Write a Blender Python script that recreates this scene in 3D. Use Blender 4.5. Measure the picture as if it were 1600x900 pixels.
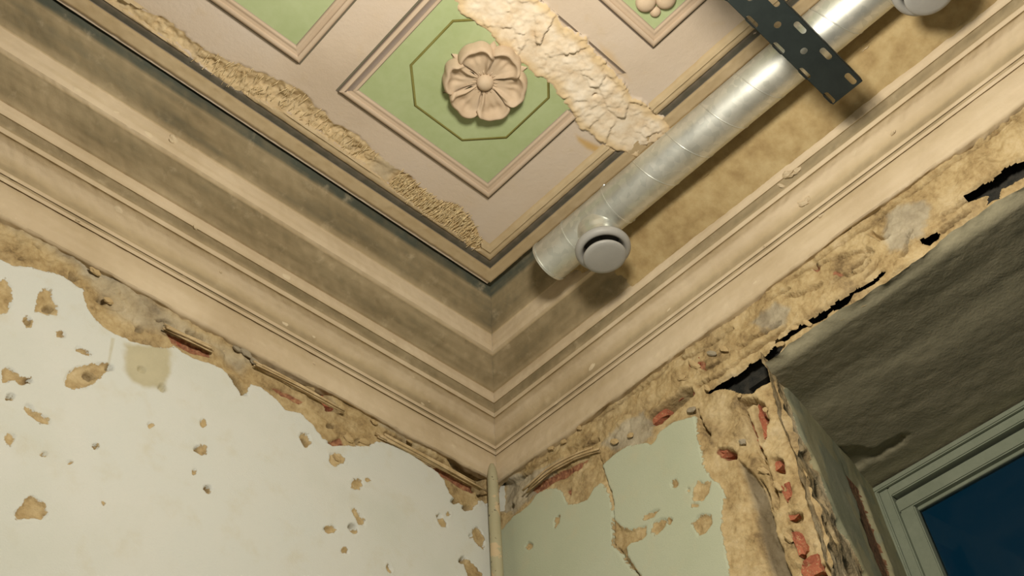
import bpy, bmesh, math, random
import numpy as np
from mathutils import Matrix, Vector
from mathutils.bvhtree import BVHTree

# ------------------------------------------------------------------ scene, camera, light
scn = bpy.context.scene
for o in list(bpy.data.objects): bpy.data.objects.remove(o)
COL = scn.collection

F_PX = 1644.36
YAW, PIT, ROL = (math.radians(a) for a in (43.399, 48.590, -4.762))
CAM = np.array([-1.6117, -1.6409, 1.6])
_f = np.array([math.cos(PIT)*math.cos(YAW), math.cos(PIT)*math.sin(YAW), math.sin(PIT)])
_r = np.array([math.sin(YAW), -math.cos(YAW), 0.0]); _u = np.cross(_r, _f)
RT = math.cos(ROL)*_r + math.sin(ROL)*_u
UP = -math.sin(ROL)*_r + math.cos(ROL)*_u
FW = _f
cd = bpy.data.cameras.new('camera'); cam = bpy.data.objects.new('camera', cd); COL.objects.link(cam)
cd.sensor_width = 36.0; cd.lens = F_PX*36.0/1600.0; cd.clip_start = 0.05
cam.matrix_world = Matrix(((RT[0], UP[0], -FW[0], CAM[0]), (RT[1], UP[1], -FW[1], CAM[1]),
                           (RT[2], UP[2], -FW[2], CAM[2]), (0, 0, 0, 1)))
scn.camera = cam

world = bpy.data.worlds.new('night'); scn.world = world; world.use_nodes = True
bg = world.node_tree.nodes['Background']
bg.inputs[0].default_value = (0.010, 0.095, 0.15, 1); bg.inputs[1].default_value = 0.35

LAMP_POS = (-1.24, -1.50, 3.08); LAMP_W = 80.0
vs_ = scn.view_settings
vs_.view_transform = 'Standard'; vs_.look = 'None'; vs_.gamma = 1.0; vs_.exposure = 0.0
vs_.use_curve_mapping = False

H = 3.76                       # ceiling height
LX, LY = 0.963, 1.037          # cornice projection on the right / left wall

# ------------------------------------------------------------------ geometry of the place
def ray(px, py):
    return RT*((px-800)/F_PX) + UP*(-(py-450)/F_PX) + FW
def hit(px, py, axis, k):
    d = ray(px, py); return CAM + d*((k-CAM[axis])/d[axis])
def onL(pts): return np.array([hit(x, y, 1, 0.0)[[0, 2]] for x, y in pts])      # left wall  -> (x, z)
def onR(pts): return np.array([hit(x, y, 0, 0.0)[[1, 2]] for x, y in pts])      # right wall -> (y, z)
def onC(pts): return np.array([hit(x, y, 2, H)[[0, 1]] for x, y in pts])        # ceiling    -> (x, y)
def mitz(py, r):
    px = 767 + (py-437)*9/262.0
    d = ray(px, py); t = (-2*r-(CAM[0]+CAM[1]))/(d[0]+d[1]); return (CAM+d*t)[2]

# ------------------------------------------------------------------ noise
def _h(i, j, s):
    n = (i.astype(np.int64)*374761393 + j.astype(np.int64)*668265263 + s*982451653) & 0x7fffffff
    n = ((n ^ (n >> 13))*1274126177) & 0x7fffffff
    n = n ^ (n >> 16)
    return (n & 0xffffff)/float(0xffffff)
def vn(x, y, s=0):
    i = np.floor(x); j = np.floor(y); a = x-i; b = y-j
    a = a*a*(3-2*a); b = b*b*(3-2*b)
    return ((_h(i, j, s)*(1-a)+_h(i+1, j, s)*a)*(1-b) + (_h(i, j+1, s)*(1-a)+_h(i+1, j+1, s)*a)*b)*2-1
def fbm(x, y, f=10., o=4, s=0, g=.5):
    r = 0*x; A = 1.; T = 0.
    for k in range(o):
        r = r + A*vn(x*f+17.3*k, y*f-9.1*k, s+k); T += A; A *= g; f *= 2.03
    return r/T
def worley(x, y, f, s=0, tilt=False):
    x = x*f; y = y*f; i = np.floor(x); j = np.floor(y)
    d1 = np.full(x.shape, 9.); d2 = d1.copy(); c = 0*x; gx = 0*x; gy = 0*x
    for a in (-1, 0, 1):
        for b in (-1, 0, 1):
            px = i+a+_h(i+a, j+b, s); py = j+b+_h(i+a, j+b, s+7); v = _h(i+a, j+b, s+13)
            d = (px-x)**2+(py-y)**2
            n = d < d1
            gx = np.where(n, x-px, gx); gy = np.where(n, y-py, gy)
            d2 = np.where(n, d1, np.minimum(d2, d)); c = np.where(n, v, c); d1 = np.where(n, d, d1)
    if tilt:
        return (gx*np.cos(c*40)*.6+gx*.7)+(gy*np.sin(c*40)*.5), np.sqrt(d2)-np.sqrt(d1), c
    return np.sqrt(d1), np.sqrt(d2), c
def sst(a, b, x):
    t = np.clip((x-a)/(b-a), 0, 1); return t*t*(3-2*t)
def sdp(X, Y, poly):           # signed distance to polygon, positive inside
    poly = np.asarray(poly, float); sh = X.shape; x = X.ravel(); y = Y.ravel()
    out = np.full(x.shape, -0.25)
    m = .06
    k = (x > poly[:, 0].min()-m) & (x < poly[:, 0].max()+m) & (y > poly[:, 1].min()-m) & (y < poly[:, 1].max()+m)
    if not k.any(): return out.reshape(sh)
    x = x[k]; y = y[k]; d = np.full(x.shape, 1e9); ins = np.zeros(x.shape, bool)
    n = len(poly)
    for i in range(n):
        ax, ay = poly[i]; bx, by = poly[(i+1) % n]; ex, ey = bx-ax, by-ay
        t = np.clip(((x-ax)*ex+(y-ay)*ey)/(ex*ex+ey*ey+1e-12), 0, 1)
        d = np.minimum(d, (x-ax-t*ex)**2+(y-ay-t*ey)**2)
        c = ((ay > y) != (by > y)) & (x < (bx-ax)*(y-ay)/(by-ay+1e-12)+ax); ins ^= c
    d = np.sqrt(d); out[k] = np.where(ins, d, -d); return out.reshape(sh)
def sdl(X, Y, pts, w):         # positive inside a stroke of half-width w
    d = np.full(X.shape, 1e9); w = np.broadcast_to(np.asarray(w, float), (len(pts),))
    for i in range(len(pts)-1):
        ax, ay = pts[i]; bx, by = pts[i+1]; ex, ey = bx-ax, by-ay
        t = np.clip(((X-ax)*ex+(Y-ay)*ey)/(ex*ex+ey*ey+1e-12), 0, 1)
        d = np.minimum(d, np.sqrt((X-ax-t*ex)**2+(Y-ay-t*ey)**2)-(w[i]*(1-t)+w[i+1]*t))
    return -d
def ell(px, py, a, b, ang=0, n=10, s=0):       # irregular blob outline in picture pixels, later laid on its wall
    rnd = random.Random(int(px*7+py*13+s)); o = []
    for i in range(n):
        t = 2*math.pi*i/n; q = 1+rnd.uniform(-.22, .22); x = a*q*math.cos(t); y = b*q*math.sin(t)
        o.append((px+x*math.cos(ang)-y*math.sin(ang), py+x*math.sin(ang)+y*math.cos(ang)))
    return o

# ------------------------------------------------------------------ mesh helpers
def link(name, me, mat=None, parent=None):
    o = bpy.data.objects.new(name, me); COL.objects.link(o)
    if mat is not None and me is not None and not me.materials: me.materials.append(mat)
    if parent is not None: o.parent = parent
    return o
def mesh_np(name, V, Fq, attrs=None, smooth=True, sharp=None):
    me = bpy.data.meshes.new(name)
    V = np.asarray(V, np.float32); Fq = np.asarray(Fq, np.int32)
    n = Fq.shape[1]
    me.vertices.add(len(V)); me.vertices.foreach_set('co', V.ravel())
    me.loops.add(Fq.size); me.loops.foreach_set('vertex_index', Fq.ravel())
    me.polygons.add(len(Fq)); me.polygons.foreach_set('loop_start', np.arange(0, Fq.size, n, dtype=np.int32))
    me.polygons.foreach_set('loop_total', np.full(len(Fq), n, np.int32))
    me.update(calc_edges=True)
    if smooth: me.polygons.foreach_set('use_smooth', np.ones(len(Fq), bool))
    for k, a in (attrs or {}).items():
        at = me.attributes.new(k, 'FLOAT', 'POINT'); at.data.foreach_set('value', np.ascontiguousarray(a, np.float32).ravel())
    if sharp: me.set_sharp_from_angle(angle=math.radians(sharp))
    me.validate(); return me
def grid_mesh(name, P, attrs=None, keep=None, flip=False, sharp=None):
    a, b = P.shape[:2]; I = np.arange(a*b).reshape(a, b)
    f = np.stack([I[:-1, :-1], I[1:, :-1], I[1:, 1:], I[:-1, 1:]], -1)
    if keep is not None: f = f[keep]
    f = f.reshape(-1, 4)
    if flip: f = f[:, ::-1]
    return mesh_np(name, P.reshape(-1, 3), f, attrs, True, sharp)
def lines(*segs):
    o = []
    for a, b, st in segs: o.append(np.linspace(a, b, max(2, int(round(abs(b-a)/st))+1)))
    return np.unique(np.round(np.concatenate(o), 5))
def from_bm(name, bm, mat, parent=None, smooth=False, sharp=None):
    me = bpy.data.meshes.new(name); bmesh.ops.recalc_face_normals(bm, faces=bm.faces); bm.to_mesh(me); bm.free()
    if smooth:
        for p in me.polygons: p.use_smooth = True
    if sharp: me.set_sharp_from_angle(angle=math.radians(sharp))
    return link(name, me, mat, parent)
def box_bm(lo, hi, bev=0):
    bm = bmesh.new(); bmesh.ops.create_cube(bm, size=1)
    for v in bm.verts:
        for i in range(3): v.co[i] = lo[i] + (v.co[i]+.5)*(hi[i]-lo[i])
    if bev: bmesh.ops.bevel(bm, geom=bm.edges[:], offset=bev, segments=2, affect='EDGES')
    return bm
def frame_of(d):
    d = Vector(d).normalized(); a = Vector((0, 0, 1)) if abs(d.z) < .9 else Vector((1, 0, 0))
    u = d.cross(a).normalized(); return u, d.cross(u).normalized(), d
def lathe(base, axis, prof, n=48):     # prof: (dist along axis, radius)
    u, v, d = frame_of(axis); base = Vector(base); bm = bmesh.new(); R = []
    for h, r in prof:
        if r < 1e-5: R.append([bm.verts.new(base+d*h)])
        else: R.append([bm.verts.new(base+d*h+(u*math.cos(2*math.pi*i/n)+v*math.sin(2*math.pi*i/n))*r) for i in range(n)])
    for a, b in zip(R, R[1:]):
        for i in range(n):
            j = (i+1) % n
            if len(a) == 1 and len(b) == 1: continue
            if len(a) == 1: bm.faces.new((a[0], b[i], b[j]))
            elif len(b) == 1: bm.faces.new((a[i], b[0], a[j]))
            else: bm.faces.new((a[i], b[i], b[j], a[j]))
    return bm
def tube(pts, rad, n=6, bm=None):
    bm = bm or bmesh.new(); R = []; pts = [Vector(p) for p in pts]
    rad = rad if hasattr(rad, '__len__') else [rad]*len(pts)
    for i, p in enumerate(pts):
        d = pts[min(i+1, len(pts)-1)]-pts[max(i-1, 0)]; u, v, _ = frame_of(d)
        R.append([bm.verts.new(p+(u*math.cos(2*math.pi*k/n)+v*math.sin(2*math.pi*k/n))*rad[i]) for k in range(n)])
    for a, b in zip(R, R[1:]):
        for k in range(n): bm.faces.new((a[k], a[(k+1) % n], b[(k+1) % n], b[k]))
    bm.faces.new(R[0]); bm.faces.new(R[-1]); return bm
def lab(o, label, cat, group=None):
    o['label'] = label; o['category'] = cat
    if group: o['group'] = group
    return o
def struct(o, label=None, cat=None):
    o['kind'] = 'structure'
    if label: o['label'] = label
    if cat: o['category'] = cat
    return o

# ------------------------------------------------------------------ materials
class NT:
    def __init__(s, name):
        s.m = bpy.data.materials.new(name); s.m.use_nodes = True; s.t = s.m.node_tree
        s.b = s.t.nodes['Principled BSDF']; s.co = s.n('ShaderNodeTexCoord').outputs['Object']
    def n(s, ty, **k):
        x = s.t.nodes.new(ty)
        for a, v in k.items(): setattr(x, a, v)
        return x
    def put(s, sock, v):
        if isinstance(v, bpy.types.NodeSocket): s.t.links.new(v, sock)
        elif v is not None:
            if sock.type == 'RGBA' and not hasattr(v, '__len__'): v = (v, v, v)
            sock.default_value = (*v, 1) if sock.type == 'RGBA' and len(v) == 3 else v
    def noise(s, scale, detail=4, rough=.55, stretch=None, dist=0):
        x = s.n('ShaderNodeTexNoise'); x.inputs['Scale'].default_value = scale; x.inputs['Detail'].default_value = detail
        x.inputs['Roughness'].default_value = rough; x.inputs['Distortion'].default_value = dist
        c = s.co
        if stretch:
            mp = s.n('ShaderNodeMapping'); mp.inputs['Scale'].default_value = stretch; s.t.links.new(c, mp.inputs[0]); c = mp.outputs[0]
        s.t.links.new(c, x.inputs['Vector']); return x.outputs['Fac']
    def at(s, name): x = s.n('ShaderNodeAttribute'); x.attribute_name = name; return x.outputs['Fac']
    def ma(s, op, a, b=0.0, c=None):
        x = s.n('ShaderNodeMath', operation=op); s.put(x.inputs[0], a); s.put(x.inputs[1], b)
        if c is not None: s.put(x.inputs[2], c)
        return x.outputs[0]
    def step(s, v, lo, hi, a=0., b=1.):
        x = s.n('ShaderNodeMapRange', interpolation_type='SMOOTHSTEP'); s.put(x.inputs[0], v)
        for i, q in enumerate((lo, hi, a, b)): x.inputs[i+1].default_value = q
        return x.outputs[0]
    def mix(s, f, a, b, mode='MIX'):
        x = s.n('ShaderNodeMix', data_type='RGBA', blend_type=mode); s.put(x.inputs[0], f); s.put(x.inputs[6], a); s.put(x.inputs[7], b); return x.outputs[2]
    def ramp(s, f, stops):
        x = s.n('ShaderNodeValToRGB'); e = x.color_ramp.elements
        while len(e) < len(stops): e.new(.5)
        for q, (p, c) in zip(e, stops): q.position = p; q.color = (*c, 1)
        s.put(x.inputs[0], f); return x.outputs[0]
    def bump(s, h, strength=.3, dist=.002):
        x = s.n('ShaderNodeBump'); x.inputs['Strength'].default_value = strength; x.inputs['Distance'].default_value = dist
        s.put(x.inputs['Height'], h); s.t.links.new(x.outputs[0], s.b.inputs['Normal'])
    def done(s, col, rough=.85, metal=0., spec=.25):
        s.put(s.b.inputs['Base Color'], col); s.put(s.b.inputs['Roughness'], rough); s.put(s.b.inputs['Metallic'], metal)
        s.b.inputs['Specular IOR Level'].default_value = spec; return s.m

def mat_wall(name, pa, pb, pc):
    t = NT(name)
    n1 = t.noise(2.2, 5); n2 = t.noise(14, 5, .6); n3 = t.noise(95, 3, .6); n4 = t.noise(260, 2); n5 = t.noise(42, 4, .65)
    paint = t.ramp(n1, [(.3, pa), (.5, pb), (.72, pc)])
    paint = t.mix(t.step(n2, .5, .78, 0, .35), paint, (.50, .45, .30))
    pl = t.ramp(t.ma('ADD', t.ma('MULTIPLY', n2, .7), t.ma('MULTIPLY', n3, .3)),
                [(.33, (.17, .115, .055)), (.45, (.36, .26, .125)), (.56, (.47, .36, .19)), (.72, (.58, .47, .29))])
    gr = t.ramp(n2, [(.3, (.22, .18, .12)), (.5, (.37, .32, .225)), (.7, (.50, .44, .32))])
    pl = t.mix(t.at('grey'), pl, gr)
    rd = t.ramp(n3, [(.3, (.15, .06, .035)), (.55, (.31, .14, .075)), (.75, (.44, .28, .14))])
    pl = t.mix(t.step(t.at('red'), .3, .7), pl, rd)
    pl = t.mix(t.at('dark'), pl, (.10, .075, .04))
    m = t.step(t.ma('ADD', t.at('loss'), t.ma('ADD', t.ma('MULTIPLY', t.ma('SUBTRACT', n3, .5), .013), t.ma('MULTIPLY', t.ma('SUBTRACT', n5, .5), .016))), -.0012, .0012)
    paint = t.mix(t.step(t.at('stain'), .2, .8, 0, .75), paint, t.mix(n2, (.28, .23, .09), (.56, .50, .31)))
    col = t.mix(m, paint, pl)
    t.bump(t.ma('ADD', t.ma('MULTIPLY', t.ma('ADD', n3, t.ma('MULTIPLY', n5, 1.6)), t.ma('MULTIPLY_ADD', m, .95, .05)), t.ma('MULTIPLY', n4, .25)), .55, .004)
    return t.done(col, .82)

M_WALL = mat_wall('sage_wall_paint', (.54, .56, .50), (.60, .61, .565), (.57, .60, .565))
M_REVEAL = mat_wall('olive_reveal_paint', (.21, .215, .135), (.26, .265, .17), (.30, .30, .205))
M_WALLR = mat_wall('green_wall_paint', (.39, .425, .305), (.43, .46, .34), (.45, .48, .37))

def mat_cornice():
    t = NT('cornice_plaster')
    n1 = t.noise(3, 5); n2 = t.noise(22, 5, .6); n3 = t.noise(120, 3, .6)
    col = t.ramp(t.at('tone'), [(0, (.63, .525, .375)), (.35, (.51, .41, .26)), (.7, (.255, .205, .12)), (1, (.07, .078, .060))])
    col = t.mix(t.step(n1, .35, .7, 0, .30), col, (.40, .31, .165), 'MULTIPLY')
    col = t.mix(t.step(n2, .55, .8, 0, .4), col, (.60, .50, .34))
    oc = t.ramp(n2, [(.3, (.30, .21, .095)), (.5, (.39, .29, .14)), (.7, (.46, .36, .19))])
    col = t.mix(t.step(t.ma('ADD', t.at('patch'), t.ma('MULTIPLY', t.ma('SUBTRACT', n3, .5), .5)), .4, .6), col, oc)
    col = t.mix(t.step(t.at('chip'), .3, .6), col, (.62, .52, .36))
    t.bump(t.ma('ADD', n3, t.ma('MULTIPLY', n2, .8)), .3, .003)
    return t.done(col, .8)
M_CORN = mat_cornice()

def mat_ceiling():
    t = NT('ceiling_distemper')
    n1 = t.noise(3, 5); n2 = t.noise(20, 5, .6); n3 = t.noise(110, 3, .6)
    col = t.ramp(n1, [(.3, (.48, .395, .305)), (.5, (.55, .46, .365)), (.7, (.56, .485, .41))])
    col = t.mix(t.step(n2, .55, .85, 0, .4), col, (.50, .38, .21))
    oc = t.ramp(t.ma('ADD', t.ma('MULTIPLY', n2, .5), t.ma('MULTIPLY', n3, .5)),
                [(.3, (.30, .20, .09)), (.46, (.56, .40, .19)), (.6, (.70, .55, .31))])
    oc = t.mix(t.at('grey'), oc, t.mix(n3, (.40, .33, .22), (.56, .46, .31)))
    col = t.mix(t.step(t.ma('ADD', t.at('loss'), t.ma('MULTIPLY', t.ma('SUBTRACT', n3, .5), .012)), -.001, .0015), col, oc)
    bd = t.ramp(n2, [(.3, (.56, .43, .28)), (.5, (.69, .59, .45)), (.72, (.76, .69, .58))])
    bd = t.mix(t.step(t.at('band'), .004, .03, .9, 0), bd, (.60, .46, .27))
    col = t.mix(t.step(t.at('stain'), .2, .9, 0, .8), col, (.50, .31, .085))
    col = t.mix(t.step(t.ma('ADD', t.at('band'), t.ma('MULTIPLY', t.ma('SUBTRACT', n3, .5), .012)), -.001, .0015), col, bd)
    t.bump(t.ma('ADD', n3, t.ma('MULTIPLY', n2, .6)), .3, .003)
    return t.done(col, .85)
M_CEIL = mat_ceiling()

def mat_tone(name, stops, grime=.3, rough=.75):
    t = NT(name); n1 = t.noise(5, 5); n3 = t.noise(90, 3, .6)
    col = t.ramp(t.at('tone'), stops)
    col = t.mix(t.step(n1, .35, .75, 0, grime), col, (.55, .46, .32), 'MULTIPLY')
    t.bump(n3, .2, .002); return t.done(col, rough)
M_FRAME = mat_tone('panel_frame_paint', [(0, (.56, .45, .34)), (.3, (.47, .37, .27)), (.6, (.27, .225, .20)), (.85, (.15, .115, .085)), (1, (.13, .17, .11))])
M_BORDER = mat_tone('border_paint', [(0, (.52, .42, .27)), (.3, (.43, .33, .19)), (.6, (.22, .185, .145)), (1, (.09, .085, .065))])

def mat_two(name, a, b, scale=8, rough=.8, bump=.2, c=None, spec=.25, metal=0):
    t = NT(name); n1 = t.noise(scale, 5, .6); n3 = t.noise(scale*9, 3, .6)
    col = t.ramp(t.ma('ADD', t.ma('MULTIPLY', n1, .75), t.ma('MULTIPLY', n3, .25)), [(.36, a), (.64, b)])
    if c: col = t.mix(t.step(n3, .56, .66), col, c)
    if bump: t.bump(t.ma('ADD', n1, n3), bump, .002)
    return t.done(col, rough, metal, spec)
M_GREEN = mat_two('green_panel_paint', (.33, .40, .20), (.40, .47, .265), 5, .8, .1)
M_LINE = mat_two('olive_line_paint', (.16, .15, .035), (.20, .19, .06), 20, .8, 0)
M_ROSE = mat_two('rosette_plaster', (.47, .36, .245), (.54, .43, .31), 14, .75, .1)
M_BRICK = mat_two('red_brick', (.24, .07, .04), (.42, .15, .08), 24, .9, .5, (.40, .27, .14))
def mat_soffit():
    t = NT('soffit_plaster'); n = t.noise(3.2, 5, .6, (1.7, .55, 1)); n2 = t.noise(16, 5, .65, (2.2, .6, 1)); n3 = t.noise(140, 3)
    col = t.ramp(t.ma('ADD', t.ma('MULTIPLY', n, .6), t.ma('MULTIPLY', n2, .4)), [(.36, (.22, .205, .135)), (.5, (.35, .32, .215)), (.64, (.46, .415, .285))])
    t.bump(t.ma('ADD', n3, n2), .3, .003); return t.done(col, .88)
M_SOFFIT = mat_soffit()
M_VOID_SHADE = mat_two('void_shade_black', (.012, .014, .013), (.05, .045, .036), 30, .9, .6)  # near-black that stands for the shade inside the wall voids
M_REED = mat_two('dry_reed', (.38, .27, .13), (.60, .47, .28), 30, .7, .1)
M_FIBRE = mat_two('reed_fibre', (.72, .55, .30), (.88, .76, .50), 60, .8, 0)
M_CREAM = mat_two('cream_plaster_lump', (.52, .42, .27), (.64, .54, .38), 30, .85, .3)
M_LUMP = mat_two('lime_plaster_lump', (.40, .28, .12), (.58, .45, .26), 18, .9, .4)
M_GREY = mat_two('cement_lump', (.24, .20, .14), (.42, .37, .27), 18, .9, .4)
M_WFRAME = mat_two('window_frame_paint', (.23, .26, .19), (.28, .31, .23), 12, .6, .05)
M_VALVE = mat_two('grey_valve_plastic', (.31, .31, .295), (.35, .345, .325), 10, .5, 0, spec=.4)
M_TRAY = mat_two('black_tray_metal', (.012, .018, .018), (.02, .028, .027), 15, .6, 0, spec=.4)
M_FLOOR = mat_two('dusty_floor', (.48, .41, .31), (.58, .50, .39), 3, .9, .2)
M_BULK = mat_two('plain_lamp_holder', (.05, .05, .05), (.07, .07, .07), 10, .5, 0)
def mat_duct():
    t = NT('galvanised_steel'); v = t.n('ShaderNodeTexVoronoi'); v.inputs['Scale'].default_value = 70; t.t.links.new(t.co, v.inputs['Vector'])
    n = t.noise(9, 4); bw = t.n('ShaderNodeSeparateColor'); t.t.links.new(v.outputs['Color'], bw.inputs[0])
    col = t.mix(bw.outputs[0], (.60, .62, .58), (.72, .73, .68))
    return t.done(col, t.step(n, .3, .7, .36, .50), .82, .5)
M_DUCT = mat_duct()
def mat_pipe():
    t = NT('chipped_pipe_paint'); n = t.noise(16, 5, .6); n3 = t.noise(60, 4, .65)
    col = t.mix(n, (.36, .33, .20), (.46, .43, .29))
    col = t.mix(t.step(n, .56, .60), col, (.56, .44, .27))
    col = t.mix(t.step(n3, .63, .67), col, (.06, .05, .035))
    t.bump(n3, .3, .002); return t.done(col, .6)
M_PIPE = mat_pipe()
def mat_glass():
    t = NT('window_glass'); t.b.inputs['Transmission Weight'].default_value = 1.0; t.b.inputs['IOR'].default_value = 1.45
    t.b.inputs['Base Color'].default_value = (.35, .42, .48, 1); t.b.inputs['Roughness'].default_value = .05
    return t.m
M_GLASS = mat_glass()
def mat_emit(name, col, st):
    m = bpy.data.materials.new(name); m.use_nodes = True; b = m.node_tree.nodes['Principled BSDF']
    b.inputs['Emission Color'].default_value = (*col, 1); b.inputs['Emission Strength'].default_value = st; return m

# ------------------------------------------------------------------ the setting: left wall
def build_wall_left():
    us = lines((-4.6, -2.2, .4), (-2.2, -1.45, .008), (-1.45, 0, .0035), (0, .12, .04)); vz = lines((0, 2.2, .4), (2.2, 2.6, .02), (2.6, 3.47, .0035))
    X, Z = np.meshgrid(us, vz, indexing='ij')
    band = [(-900, -40), (-400, 190), (-150, 330), (-60, 372), (0, 404), (20, 414), (45, 417), (75, 424), (100, 430), (115, 440), (130, 455), (137, 480), (150, 500), (165, 512), (185, 523), (205, 532), (240, 541), (268, 543),
            (272, 541), (285, 550), (300, 558), (325, 566), (345, 574), (360, 588), (370, 603), (380, 615), (388, 611), (394, 600), (408, 605), (430, 622),
            (445, 640), (470, 645), (490, 665), (505, 685), (520, 694), (545, 697), (575, 697), (588, 689), (610, 694), (640, 707), (665, 725), (685, 738),
            (695, 750), (702, 770), (715, 785), (738, 797), (748, 782), (775, 785), (800, 700), (500, 400), (0, 180), (-900, -300)]
    s = sdp(X, Z, onL(band)); s = np.where((s < -.2), -.25, s)
    blobs = [[(65, 450), (80, 451), (82, 468), (90, 478), (89, 492), (75, 492), (54, 486), (57, 468)], ell(44, 502, 7, 9), ell(95, 522, 7, 5), ell(5, 462, 12, 30),
             [(3, 577), (10, 572), (18, 575), (30, 588), (48, 590), (47, 599), (32, 602), (22, 594), (5, 597)],
             [(100, 595), (108, 581), (125, 572), (137, 571), (150, 568), (170, 567), (174, 577), (160, 585), (148, 598), (132, 606), (115, 607), (103, 603)],
             ell(16, 620, 6, 5), [(35, 637), (45, 633), (58, 645), (76, 653), (77, 662), (62, 661), (50, 652)], ell(236, 665, 5, 4), ell(317, 660, 5, 7),
             [(23, 802), (28, 793), (34, 790), (38, 780), (50, 775), (61, 781), (72, 789), (73, 806), (66, 811), (52, 809), (27, 813)],
             ell(314, 704, 13, 8, .5), ell(15, 686, 7, 9), ell(68, 710, 5, 3), ell(150, 697, 4, 4), ell(110, 723, 4, 3), ell(325, 765, 5, 5), ell(304, 737, 3, 5, .5),
             ell(161, 786, 2, 3), ell(477, 687, 8, 12, -.3), ell(527, 717, 12, 10), ell(557, 756, 9, 9), [(548, 795), (553, 793), (563, 803), (571, 813), (569, 821), (561, 820), (556, 810)],
             ell(517, 827, 9, 6), ell(552, 827, 8, 5, .4), ell(538, 860, 6, 5), ell(607, 888, 4, 7, -.2), [(682, 803), (690, 808), (698, 815), (699, 824), (690, 823), (685, 814)],
             [(738, 828), (745, 822), (752, 830), (757, 845), (756, 860), (748, 852), (740, 842)], [(720, 870), (728, 872), (740, 882), (752, 895), (760, 930), (740, 930), (732, 900)],
             ell(575, 750, 4, 4), ell(131, 549, 12, 4, .4), ell(701, 803, 3, 3), ell(98, 360, 3, 3)]
    for b in blobs: s = np.maximum(s, sdp(X, Z, onL(b)))
    stain = np.clip(sdp(X, Z, onL([(187, 530), (270, 538), (272, 560), (270, 585), (262, 615), (245, 612), (222, 612), (205, 600), (190, 580), (186, 550)]))/.030+.30*fbm(X, Z, 40, 4, 17)+.15, 0, 1)
    stain = np.maximum(stain, .55*np.clip(sdp(X, Z, onL([(172, 525), (182, 528), (173, 570), (165, 575)]))/.006+.3, 0, 1)*(stain < .1))
    grey = .85*sst(-.01, .03, sdp(X, Z, onL([(-300, 270), (0, 345), (60, 380), (120, 420), (150, 455), (170, 490), (230, 515), (330, 545), (380, 590), (400, 560), (330, 520), (250, 470), (150, 390), (0, 310), (-300, 150)])))
    grey = np.maximum(grey, .7*sst(-.006, .01, sdp(X, Z, onL([(588, 660), (640, 690), (700, 712), (760, 742), (760, 700), (640, 650)]))))
    n = fbm(X, Z, 14, 5, 3); nf = fbm(X, Z, 70, 3, 9)
    grey = np.clip(grey*(1+.5*n)+.25*np.maximum(n, 0), 0, 1)
    red = np.zeros_like(X)
    for q in ([(260, 515), (290, 525), (330, 548), (332, 558), (300, 550), (270, 535)], [(420, 600), (440, 605), (480, 625), (470, 630), (440, 615)], [(505, 615), (520, 620), (527, 640), (512, 640)],
              [(640, 700), (700, 735), (750, 765), (740, 770), (690, 742)], [(510, 690), (535, 680), (540, 695), (520, 697)]):
        red = np.maximum(red, sst(-.002, .006, sdp(X, Z, onL(q))))
    deep = np.zeros_like(X)
    for q in ([(248, 497), (265, 500), (272, 507), (258, 503)], [(360, 585), (372, 588), (380, 605), (386, 616), (378, 616), (370, 602)], [(495, 603), (510, 598), (512, 612), (530, 632), (535, 642), (515, 638), (500, 622)],
              [(700, 712), (735, 728), (760, 742), (762, 790), (748, 772), (738, 752), (715, 735)], [(400, 560), (440, 577), (480, 598), (500, 615), (470, 608), (420, 580)], [(600, 672), (650, 695), (700, 722), (690, 728), (640, 705)],
              [(290, 513), (318, 520), (322, 530), (300, 522)]):
        deep = np.maximum(deep, sst(-.004, .006, sdp(X, Z, onL(q))+.004*nf))
    pit = np.zeros_like(X)
    for q in (ell(76, 482, 9, 7), ell(44, 503, 5, 6), ell(44, 595, 5, 4), ell(141, 586, 8, 6, .5), ell(16, 620, 5, 4), ell(309, 703, 4, 4), ell(325, 765, 4, 4), ell(477, 690, 5, 6), ell(68, 710, 4, 3), ell(150, 697, 3, 3), ell(172, 575, 5, 4),
              ell(160, 468, 9, 5, .5), ell(220, 512, 6, 5), ell(222, 577, 5, 4), ell(253, 605, 5, 6), ell(560, 688, 4, 4), ell(519, 663, 6, 5), ell(688, 806, 3, 4), ell(551, 823, 5, 4), ell(736, 838, 3, 4), ell(724, 876, 5, 6), ell(711, 783, 7, 4), ell(730, 793, 8, 4), ell(508, 826, 3, 3), ell(35, 402, 5, 4), ell(60, 385, 10, 3, .5), ell(118, 430, 9, 4, .7)):
        pit = np.maximum(pit, sst(-.002, .003, sdp(X, Z, onL(q))+.004*nf))
    sl = s+.004*nf
    lossm = sst(-.002, .004, sl)
    rub = sst(-.02, .02, sdp(X, Z, onL([(-300, 260), (0, 330), (120, 395), (250, 472), (400, 560), (380, 590), (330, 548), (230, 520), (150, 480), (100, 430), (0, 400), (-300, 300)])))
    d = rub*(.010*fbm(X, Z, 24, 5, 27)+.004*nf)+pit*.014+lossm*(.0042+.003*n+.002*nf) + deep*.035 + red*.010
    top = sst(0, .05, s)
    d += top*(.005*fbm(X, Z, 30, 5, 21)+.004*np.abs(n))
    d += .0009*fbm(X, Z, 6, 4, 5)*(1-lossm)
    d -= .0009*np.exp(-((sl+.004)/.003)**2)*(vn(X*60, Z*60, 4) > .2)       # lifted paint rim
    P = np.stack([X, d, Z], -1)
    me = grid_mesh('wall_left', P, dict(loss=s, stain=stain, grey=grey, red=red, dark=np.maximum(deep*.35, pit*.55)), flip=False)
    o = struct(link('wall_left', me, M_WALL), 'pale sage painted wall with ochre plaster showing in flaked patches', 'wall')
    return o
wall_left = build_wall_left()

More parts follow.
